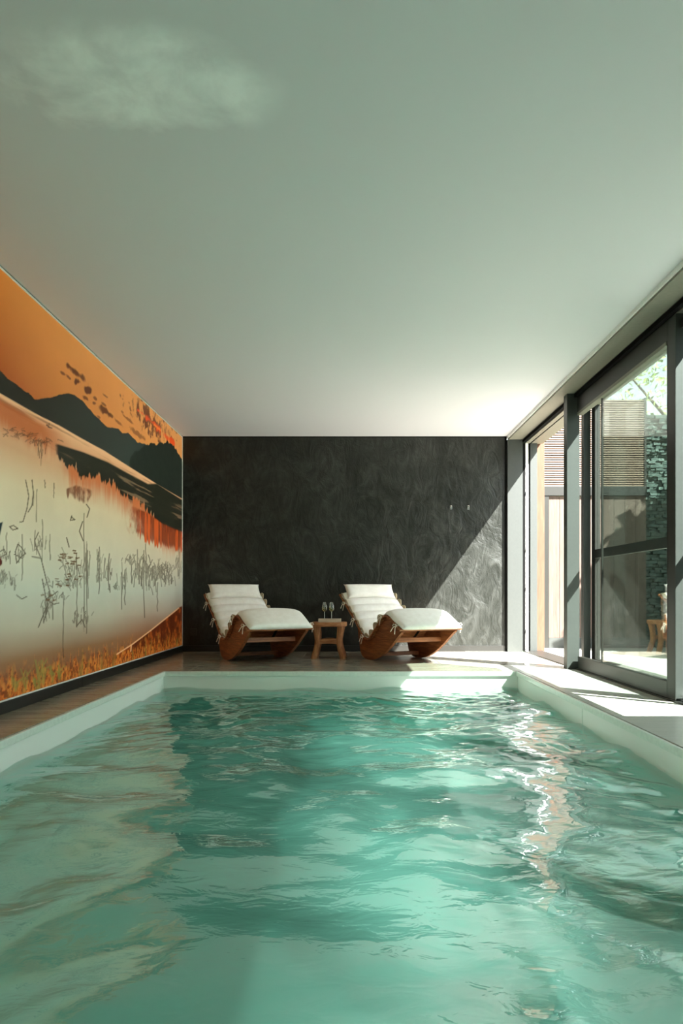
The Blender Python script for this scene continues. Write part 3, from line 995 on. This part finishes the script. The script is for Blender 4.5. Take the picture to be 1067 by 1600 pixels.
def make_lounger():
    root = empty('rocking_lounger')
    # slats
    P, T, N, L = prof_frame(39)
    base = None
    for i in range(len(P)):
        if base is None:
            m = MB()
            m.box(-0.0205, 0.0205, -0.352, 0.352, -0.009, 0.009, bev=0.003)
            base = m.build('slat', M_TEAKY, root)
            o = base
        else:
            o = base.copy()
            COL.objects.link(o)
            o.parent = root
        o.location = (P[i, 0] - S0 - N[i, 0] * .009, 0, P[i, 1] - N[i, 1] * .009)
        o.rotation_euler = (0, -math.atan2(T[i, 1], T[i, 0]), 0)
    # side panels: crescent boards with the rocker edge on the floor
    P, T, N, L = prof_frame(60)
    up = [(p[0] - n[0] * .021 - S0, p[1] - n[1] * .021) for p, n in zip(P, N) if 0.50 < p[0] < 1.535]
    low, _ = smooth_curve([(1.545, .335), (1.46, .285), (1.33, .20), (1.17, .11), (1.0, .04), (.86, .008), (.72, .0), (.62, .012), (.545, .06), (.50, .16), (.46, .30), (.455, .40)], 34)
    poly = up + [(p[0] - S0, p[1]) for p in low]
    for y in (-0.315, 0.285):
        m = MB()
        m.extrude(poly, 'y', y, y + 0.03)
        o = m.build('side_panel', M_TEAK, root)
    # rails under the backrest
    for y in (-0.29, 0.26):
        rail = [(p[0] - n[0] * .019 - S0, p[1] - n[1] * .019) for p, n in zip(P, N) if p[0] < 0.56]
        rail += [(p[0] - n[0] * .058 - S0, p[1] - n[1] * .058) for p, n in zip(P[::-1], N[::-1]) if p[0] < 0.56]
        m = MB()
        m.extrude(rail, 'y', y, y + 0.03)
        m.build('back_rail', M_TEAK, root)
    # stretchers between the panels
    one_box('stretcher', M_TEAKY, root, 1.24 - S0, 1.27 - S0, -0.285, 0.285, .215, .262, bev=0.004)
    one_box('stretcher', M_TEAKY, root, 0.72 - S0, 0.78 - S0, -0.285, 0.285, .035, .075, bev=0.004)
        # webbing straps that carry the slats under the calf
    for y in (-0.2, 0.17):
        m = MB()
        seg = [(p[0] - n[0] * .020 - S0, p[1] - n[1] * .020) for p, n in zip(P, N) if 0.80 < p[0] < 1.53]
        for a, b_ in zip(seg[:-1], seg[1:]):
            m.add([(a[0], y, a[1]), (a[0], y + .03, a[1]), (b_[0], y + .03, b_[1]), (b_[0], y, b_[1]),
                   (a[0], y, a[1] - .003), (a[0], y + .03, a[1] - .003), (b_[0], y + .03, b_[1] - .003), (b_[0], y, b_[1] - .003)],
                  [(0, 1, 2, 3), (7, 6, 5, 4), (0, 4, 5, 1), (1, 5, 6, 2), (2, 6, 7, 3), (3, 7, 4, 0)])
        m.build('webbing_strap', M_STRAP, root)
    # cushion: quilted roll of cross pads following the slats
    NS, NW = 200, 26
    P, T, N, L = prof_frame(NS)
    # carry it a little past the foot end
    arc = np.linspace(0, L, NS)
    pads = 13
    ph = arc / L * pads
    puff = np.abs(np.sin(math.pi * ph)) ** 0.55
    last = ph > pads - 3           # the calf section is one smooth pillow
    puff = np.where(last, np.clip(np.sin(math.pi * (ph - (pads - 3)) / 3), 0, 1) ** 0.35, puff)
    v, f = [], []
    for i in range(NS):
        hw = 0.328 + 0.014 * puff[i]
        for side in (0, 1):
            for j in range(NW):
                w = -1 + 2 * j / (NW - 1)
                e = (1 - abs(w) ** 6) ** 0.5 if abs(w) < 1 else 0
                if side == 0:
                    hgt = 0.014 + 0.008 * e + (0.046 * puff[i] + 0.012) * max(e, 0.0) * (0.72 + 0.28 * (1 - w * w))
                else:
                    hgt = 0.002 + 0.006 * (1 - e)
                over = 0.05 if (last[i]) else 0
                ext = over * max(0, (ph[i] - (pads - 3)) / 3) ** 2
                v.append((P[i, 0] - S0 + N[i, 0] * hgt + T[i, 0] * ext, w * hw, P[i, 1] + N[i, 1] * hgt + T[i, 1] * ext * 0.6))
    W2 = 2 * NW
    for i in range(NS - 1):
        for j in range(NW - 1):
            f.append((i * W2 + j, i * W2 + j + 1, (i + 1) * W2 + j + 1, (i + 1) * W2 + j))
            f.append((i * W2 + NW + j, (i + 1) * W2 + NW + j, (i + 1) * W2 + NW + j + 1, i * W2 + NW + j + 1))
        f.append((i * W2, (i + 1) * W2, (i + 1) * W2 + NW, i * W2 + NW))
        f.append((i * W2 + NW - 1, i * W2 + W2 - 1, (i + 1) * W2 + W2 - 1, (i + 1) * W2 + NW - 1))
    for i in (0, NS - 1):
        for j in range(NW - 1):
            q = (i * W2 + j, i * W2 + NW + j, i * W2 + NW + j + 1, i * W2 + j + 1)
            f.append(q if i == 0 else q[::-1])
    cu = link_mesh('cushion', v, f, M_LINEN, root, True)
    # scalloped hem band standing along both long edges
    for s_ in (-1, 1):
        hem = MB()
        for k in range(pads - 3):
            i0, i1 = int(k / pads * (NS - 1)), int((k + 1) / pads * (NS - 1))
            c = []
            for i in range(i0, i1 + 1, 2):
                q = math.sin(math.pi * (i - i0) / (i1 - i0))
                c.append((P[i, 0] - S0 + N[i, 0] * (0.010 + 0.046 * q), s_ * (0.334 + 0.016 * q), P[i, 1] + N[i, 1] * (0.010 + 0.046 * q)))
            hem.tube(c, 0.005, 6)
            b0 = [(P[i, 0] - S0 + N[i, 0] * .008, s_ * .334, P[i, 1] + N[i, 1] * .008) for i in range(i0, i1 + 1, 2)]
            n_ = len(c)
            out = [(p[0], p[1] + s_ * .003, p[2]) for p in c] + [(p[0], p[1] + s_ * .003, p[2]) for p in b0]
            inn = [(p[0], p[1] - s_ * .003, p[2]) for p in c] + [(p[0], p[1] - s_ * .003, p[2]) for p in b0]
            hem.add(out, [(q_, q_ + 1, n_ + q_ + 1, n_ + q_) for q_ in range(n_ - 1)])
            hem.add(inn, [(q_, n_ + q_, n_ + q_ + 1, q_ + 1) for q_ in range(n_ - 1)])
        hem.build('hem', M_PIPE, cu)
    # head pillow with pinched corners
    n = 22
    v, f = [], []
    for i in range(n + 1):
        for j in range(n + 1):
            a, b_ = -1 + 2 * i / n, -1 + 2 * j / n
            e = (1 - abs(a) ** 4) * (1 - abs(b_) ** 4)
            x = a * 0.31 * (1 - 0.05 * (1 - b_ ** 2) * 0 + 0.05 * (abs(b_) ** 4 - 0.5))
            y = b_ * 0.095 * (1 + 0.13 * (abs(a) ** 6))
            v.append((y, x, 0.055 * e ** 0.5))
    k0 = len(v)
    v += [(p[0], p[1], -p[2] * 0.6) for p in v[:k0]]
    st = n + 1
    for i in range(n):
        for j in range(n):
            q = (i * st + j, (i + 1) * st + j, (i + 1) * st + j + 1, i * st + j + 1)
            f.append(q[::-1])
            f.append(tuple(a + k0 for a in q))
    bm = bmesh.new()
    vs = [bm.verts.new(p) for p in v]
    for q in f:
        bm.faces.new([vs[a] for a in q])
    bmesh.ops.remove_doubles(bm, verts=bm.verts, dist=0.0004)
    bmesh.ops.recalc_face_normals(bm, faces=bm.faces)
    me = bpy.data.meshes.new('head_pillow')
    bm.to_mesh(me)
    bm.free()
    me.polygons.foreach_set('use_smooth', [True] * len(me.polygons))
    me.materials.append(M_LINEN)
    pi_ = bpy.data.objects.new('head_pillow', me)
    COL.objects.link(pi_)
    pi_.parent = root
    ang = -math.atan2(PROF[1][1] - PROF[0][1], PROF[1][0] - PROF[0][0])
    pi_.location = (0.035 - S0 + 0.055, 0, 0.738)
    pi_.rotation_euler = (0, ang + R(22), 0)
    # tie bows
    for (s, sd) in ((0.16, -1), (0.44, -1), (0.70, -1), (1.16, -1), (1.50, -1), (1.50, 1)):
        i = int(np.argmin(np.abs(P[:, 0] - s)))
        b0 = Vector((P[i, 0] - S0, sd * 0.352, P[i, 1] + 0.004))
        m = MB()
        jit = rr.uniform(-.02, .02)
        m.tube([b0 + Vector((0, -sd * .03, 0)), b0 + Vector((0, sd * .006, -.004)), b0 + Vector((.012, sd * .02, -.03)), b0 + Vector((.004 + jit, sd * .024, -.085))], .0045, 6)
        m.tube([b0 + Vector((0, sd * .006, -.004)), b0 + Vector((-.016, sd * .03, -.022)), b0 + Vector((-.03 - jit, sd * .045, -.062))], .0045, 6)
        for q in (-1, 1):
            m.tube([b0, b0 + Vector((q * .022, sd * .018, .014)), b0 + Vector((q * .040, sd * .022, -.004)), b0 + Vector((q * .022, sd * .012, -.012)), b0], .004, 6)
        m.build('tie', M_TIE, root)
    return root

M_TEAKY = wood('oiled_teak_across', lin(98, 52, 28), lin(200, 128, 80), (14, 1.2, 14))
L1 = make_lounger()
spots = [((-1.09, 7.58), 27, 'teak rocking lounger with cream cushion, standing against the darkest part of the wall'),
         ((0.47, 7.57), 22.5, 'teak rocking lounger with cream cushion, between the wood stool and the sunlit wall patch'),
         ((4.12, 7.30), 20, 'teak rocking lounger with cream cushion on the terrace, behind the glass door')]
for i, ((x, y), a, lab) in enumerate(spots):
    o = L1 if i == 0 else copy_tree(L1)
    o.location = (x, y, 0.0)
    o.rotation_euler = (0, 0, R(a - 90))
    tag(o, lab, 'lounger', 'teak rocking loungers')

# ------------------------------------------------------------------ rustic stools used as side tables
def make_stool():
    root = empty('side_table')
    m = MB()
    pts = []
    for k in range(28):
        a = 2 * math.pi * k / 28
        c, s = math.cos(a), math.sin(a)
        r = (abs(c) ** 5 + abs(s) ** 5) ** (-1 / 5)
        pts.append((0.196 * r * c * (1 + 0.012 * math.sin(3 * a + 1)), 0.155 * r * s * (1 + 0.015 * math.sin(2 * a))))
    v = []
    for z, q in ((0.352, .97), (0.357, 1), (0.392, 1), (0.398, .975)):
        v += [(p[0] * q, p[1] * q, z) for p in pts]
    f = [tuple(range(28))[::-1], tuple(range(84, 112))]
    for l_ in range(3):
        for k in range(28):
            k2 = (k + 1) % 28
            f.append((l_ * 28 + k, l_ * 28 + k2, l_ * 28 + 28 + k2, l_ * 28 + 28 + k))
    m.add(v, f)
    m.build('table_top', M_STOOLTOP, root)
    for sx in (-1, 1):
        for sy in (-1, 1):
            # hour-glass leg: pinched at the stretcher, flared at the floor
            m = MB()
            sec = []
            zs = [0, .04, .10, .16, .21, .27, .32, .353]
            cx = [.160, .150, .133, .120, .119, .126, .134, .138]
            cy = [.112, .108, .100, .092, .090, .094, .098, .100]
            hw = [.030, .031, .031, .030, .030, .033, .036, .038]
            n = 8
            v, f = [], []
            for z, x, y, w in zip(zs, cx, cy, hw):
                for k in range(n):
                    a = 2 * math.pi * (k + .5) / n
                    c, s = math.cos(a), math.sin(a)
                    r = (abs(c) ** 4 + abs(s) ** 4) ** -.25
                    v.append((sx * x + w * r * c, sy * y + w * .85 * r * s, z))
            for i in range(len(zs) - 1):
                for k in range(n):
                    k2 = (k + 1) % n
                    f.append((i * n + k, i * n + k2, (i + 1) * n + k2, (i + 1) * n + k))
            f += [tuple(range(n))[::-1], tuple((len(zs) - 1) * n + k for k in range(n))]
            m.add(v, f)
            m.build('leg', M_STOOL, root)
    # arched stretchers
    for sy in (-1, 1):
        m = MB()
        top = [(-.095 + .19 * k / 10, .205 + .012 * math.sin(math.pi * k / 10)) for k in range(11)]
        bot = [(.095 - .19 * k / 10, .160 + .006 * math.sin(math.pi * k / 10)) for k in range(11)]
        m.extrude(top + bot, 'y', sy * .09 - .016, sy * .09 + .016)
        m.build('stretcher', M_STOOLTOP, root)
    return root

st = make_stool()
st.location = (-0.235, 7.60, 0)
st.rotation_euler = (0, 0, R(-3))
tag(st, 'rustic orange wood stool carrying a tray, between the two indoor loungers', 'side table', 'rustic wood stools')
st2 = copy_tree(st)
st2.location = (3.80, 8.20, 0)
st2.rotation_euler = (0, 0, R(4))
tag(st2, 'rustic wood stool out on the terrace beside the lounger behind glass', 'side table', 'rustic wood stools')

# tray with rounded corners and a low lip
ty = tag(empty('tray', (-0.225, 7.58, 0.399)), 'pale wooden serving tray lying on the stool under two glasses', 'tray')
one_box('tray_body', M_TRAY, ty, -0.125, 0.125, -0.085, 0.085, 0.0, 0.030, bev=0.004)
for a in ((-.125, .125, -.085, -.077), (-.125, .125, .077, .085), (-.125, -.117, -.077, .077), (.117, .125, -.077, .077)):
    one_box('lip', M_TRAY, ty, *a, 0.030, 0.036)

def make_glass():
    root = empty('wine_glass')
    m = MB()
    m.lathe([(0.0, .084), (.010, .085), (.026, .097), (.031, .112), (.029, .135), (.0235, .190), (.0225, .190), (.028, .135), (.030, .112), (.025, .0985), (.009, .087), (0, .086)], 28)
    m.build('bowl', M_WINEGLASS, root, True)
    m = MB()
    m.lathe([(0.0, .0865), (.009, .0875), (.0245, .099), (.0295, .112), (.0285, .128), (0, .128)], 28)
    m.build('wine', M_WINE, root, True)
    m = MB()
    m.lathe([(.0035, .006), (.0030, .02), (.0028, .06), (.0040, .084)], 14)
    m.build('stem', M_GLASSY, root, True)
    m = MB()
    m.lathe([(0, 0), (.030, 0), (.030, .0015), (.008, .004), (.0035, .007), (0, .007)], 28)
    m.build('foot', M_WINEGLASS, root, True)
    return root

t = NT('frosty_stem')
t.bsdf((0.6, 0.62, 0.58, 1), 0.15, 0.6)
M_GLASSY = t.m
g1 = make_glass()
g1.location = (-0.283, 7.56, 0.4292)
tag(g1, 'half-full white wine glass on the tray, beside the left-hand lounger', 'wine glass', 'wine glasses on the tray')
g2_ = copy_tree(g1)
g2_.location = (-0.206, 7.58, 0.4292)
tag(g2_, 'half-full white wine glass on the tray, beside the right-hand lounger', 'wine glass', 'wine glasses on the tray')

# ------------------------------------------------------------------ small fittings on the back wall
def hook(x, lab):
    h_ = tag(empty('wall_hook', (x, YB, 1.775)), lab, 'hook', 'chrome hooks on the dark wall')
    one_box('back_plate', M_CHROME, h_, -0.013, 0.013, -0.006, 0.0, -0.028, 0.028, bev=0.002)
    m = MB()
    m.tube([(0, -.004, .006), (0, -.03, .004), (0, -.042, .012), (0, -.044, .024)], .0055, 8)
    m.build('peg', M_CHROME, h_)
hook(1.243, 'small chrome wall hook, the one farther from the window')
hook(1.456, 'small chrome wall hook, the one nearer to the window')
sk = tag(empty('wall_socket', (-1.93, YB, 0.24)), 'black square socket low on the dark wall near the mural', 'socket')
one_box('cover', M_BLACK, sk, -0.042, 0.042, -0.008, 0, -0.042, 0.042, bev=0.003)
m = MB()
m.lathe([(0, .0095), (.004, .0095), (.018, .0085), (.02, .008)], 18)
o = m.build('insert', M_FRAME, sk)
o.rotation_euler = (R(90), 0, 0)

# ------------------------------------------------------------------ outside
struct(one_box('terrace', M_TERR, None, XO + 0.025, 9.0, -6.0, 12.0, -0.15, -0.004))
struct(one_box('ground', M_LAWN, None, -40, 60, -40, 60, -1.9, -1.7))
struct(one_box('garden_strip', M_LAWN, None, 9.0, 30, -20, 30, -0.5, -0.03))

# house wing added out of view to shade the near bays
wg = tag(empty('unseen_wing', (0, 0, 0)), 'unseen house wing added to throw the shadow line on the near deck', 'building')
one_box('walls', M_RENDER, wg, 3.6, 8.6, -5.5, 2.05, -0.01, 2.85)
one_box('roof', M_FRAME, wg, 3.5, 8.7, -5.6, 2.185, 2.85, 3.0)

# wood post at the corner of the opening
one_box('door_post', M_POST, None, 2.315, 2.42, 8.50, 8.60, 0, 2.66, bev=0.003)
p_ = bpy.data.objects['door_post']
tag(p_, 'orange larch post just outside the open doorway', 'post')

# timber garden wall: louvre above, boards below
YW = 9.0
tw = tag(empty('timber_wall', (0, YW, 0)), 'weathered timber screen wall, horizontal louvres over upright boards', 'wall')
xw0, xw1 = 2.52, 3.90
# boards
xs = list(np.arange(xw0 + 0.10, xw1 - 0.01, 0.143))
for a in xs:
    one_box('board', M_BOARD, tw, a, min(a + 0.139, xw1), 0.0, 0.024 + rr.uniform(-.003, .003), 0.13, 2.0, bev=0.003)
one_box('foot_panel', M_STEEL, tw, xw0 + 0.10, xw1, -0.01, 0.03, -0.004, 0.13)
one_box('corner_post', M_FRAME, tw, xw0, xw0 + 0.095, -0.02, 0.06, -0.004, 2.0)
one_box('cross_beam', M_FRAME, tw, xw0, xw1, -0.03, 0.06, 2.002, 2.12, bev=0.004)
# louvre slats
sb = None
for k in range(39):
    z = 2.135 + k * 0.0295
    if sb is None:
        m = MB()
        m.box(xw0 + 0.03, xw1 - 0.03, -0.012, 0.012, -0.0080, 0.0080, bev=0.002)
        sb = m.build('slat', M_SLAT, tw)
        o = sb
    else:
        o = sb.copy()
        COL.objects.link(o)
        o.parent = tw
    o.location = (0, 0.0, z)
for a in (xw0, xw1 - 0.03):
    one_box('louvre_frame', M_FRAME, tw, a, a + 0.03, -0.02, 0.06, 2.12, 3.29)
one_box('louvre_gap_shade', M_DARKGAP, tw, xw0 + 0.03, xw1 - 0.03, 0.05, 0.06, 2.12, 3.28)  # dark sheet standing in for the shade between the slats

# rough stone wall next to it
sw = tag(empty('stone_wall', (0, 9.06, 0)), 'dark split-stone garden wall beside the timber screen', 'wall')
one_box('core', M_STONE, sw, 3.91, 8.9, 0.06, 0.35, -0.004, 3.10)
m = MB()
z = 0.0
while z < 3.08:
    hgt = rr.uniform(0.03, 0.05)
    x = 3.91 + rr.uniform(-.03, .0)
    while x < 5.2:
        w_ = rr.uniform(0.05, 0.11)
        d0 = rr.uniform(-0.055, 0.02)
        M = Matrix.Translation((x + w_ / 2, 0.03, z + hgt / 2)) @ Matrix.Rotation(rr.uniform(-.16, .16), 4, 'Z') @ Matrix.Rotation(rr.uniform(-.25, .25), 4, 'X') @ Matrix.Rotation(rr.uniform(-.06, .06), 4, 'Y')
        m.box(-w_ / 2 + .003, w_ / 2 - .003, d0, 0.06, -hgt / 2 + .003, hgt / 2 - .003, M=M)
        x += w_
    z += hgt
o = m.build('stone_facing', M_STONE, sw, fix=False)
o['kind'] = 'stuff'

# trees
def tree(name, base, trunk_h, blobs, nleaf, lab, leaf=0.055):
    root = tag(empty(name, base), lab, 'tree')
    m = MB()
    m.tube([(0, 0, 0), (0.04, 0.02, trunk_h * .5), (0.0, 0.05, trunk_h)], [.10, .08, .06], 10)
    m.build('trunk', M_BARK, root, True)
    br = MB()
    for (bx, by, bz, br_) in blobs:
        br.tube([(0, .04, trunk_h * .85), (bx * .5, by * .5, (trunk_h + bz) * .5 - .1), (bx, by, bz)], [.045, .03, .012], 7)
    br.build('branches', M_BARK, root, True)
    v, f = [], []
    tot = sum(b[3] ** 2 for b in blobs)
    for (bx, by, bz, rad) in blobs:
        for _ in range(int(nleaf * rad ** 2 / tot)):
            d = Vector((rr.gauss(0, 1), rr.gauss(0, 1), rr.gauss(0, .8))).normalized()
            p = Vector((bx, by, bz)) + d * rad * rr.uniform(.25, 1.0) ** .6
            u = Vector((rr.gauss(0, 1), rr.gauss(0, 1), rr.gauss(0, 1))).normalized()
            w = u.orthogonal().normalized()
            s = leaf * rr.uniform(.6, 1.3)
            k = len(v)
            v += [p - u * s, p + w * s * .5, p + u * s, p - w * s * .5]
            f.append((k, k + 1, k + 2, k + 3))
    o = link_mesh('foliage', v, f, M_LEAF, root)
    o['kind'] = 'stuff'
    return root

tree('garden_tree', (6.05, 7.3, -0.004), 2.2, [(-.55, .2, 2.8, .75), (.2, -.1, 2.7, .9), (-.1, .5, 3.2, .85), (.1, -.5, 2.9, .7), (.7, .4, 3.4, .8), (-.6, .3, 3.45, .55), (-.75, .3, 3.1, .5)], 5200,  # added out of view, crown placed so its shade covers the boards
     'unseen leafy tree added on the terrace to shade the timber wall', 0.11)
tree('garden_tree', (6.6, 12.2, -0.03), 3.0, [(-1.2, 0, 4.2, .8), (-.4, .4, 4.9, .9), (.5, -.2, 4.3, .9), (-1.7, .2, 4.9, .6), (.2, .2, 5.6, .7), (-1.0, .1, 5.5, .55)], 1500,
     'pale green leafy tree rising over the stone wall against the sky')
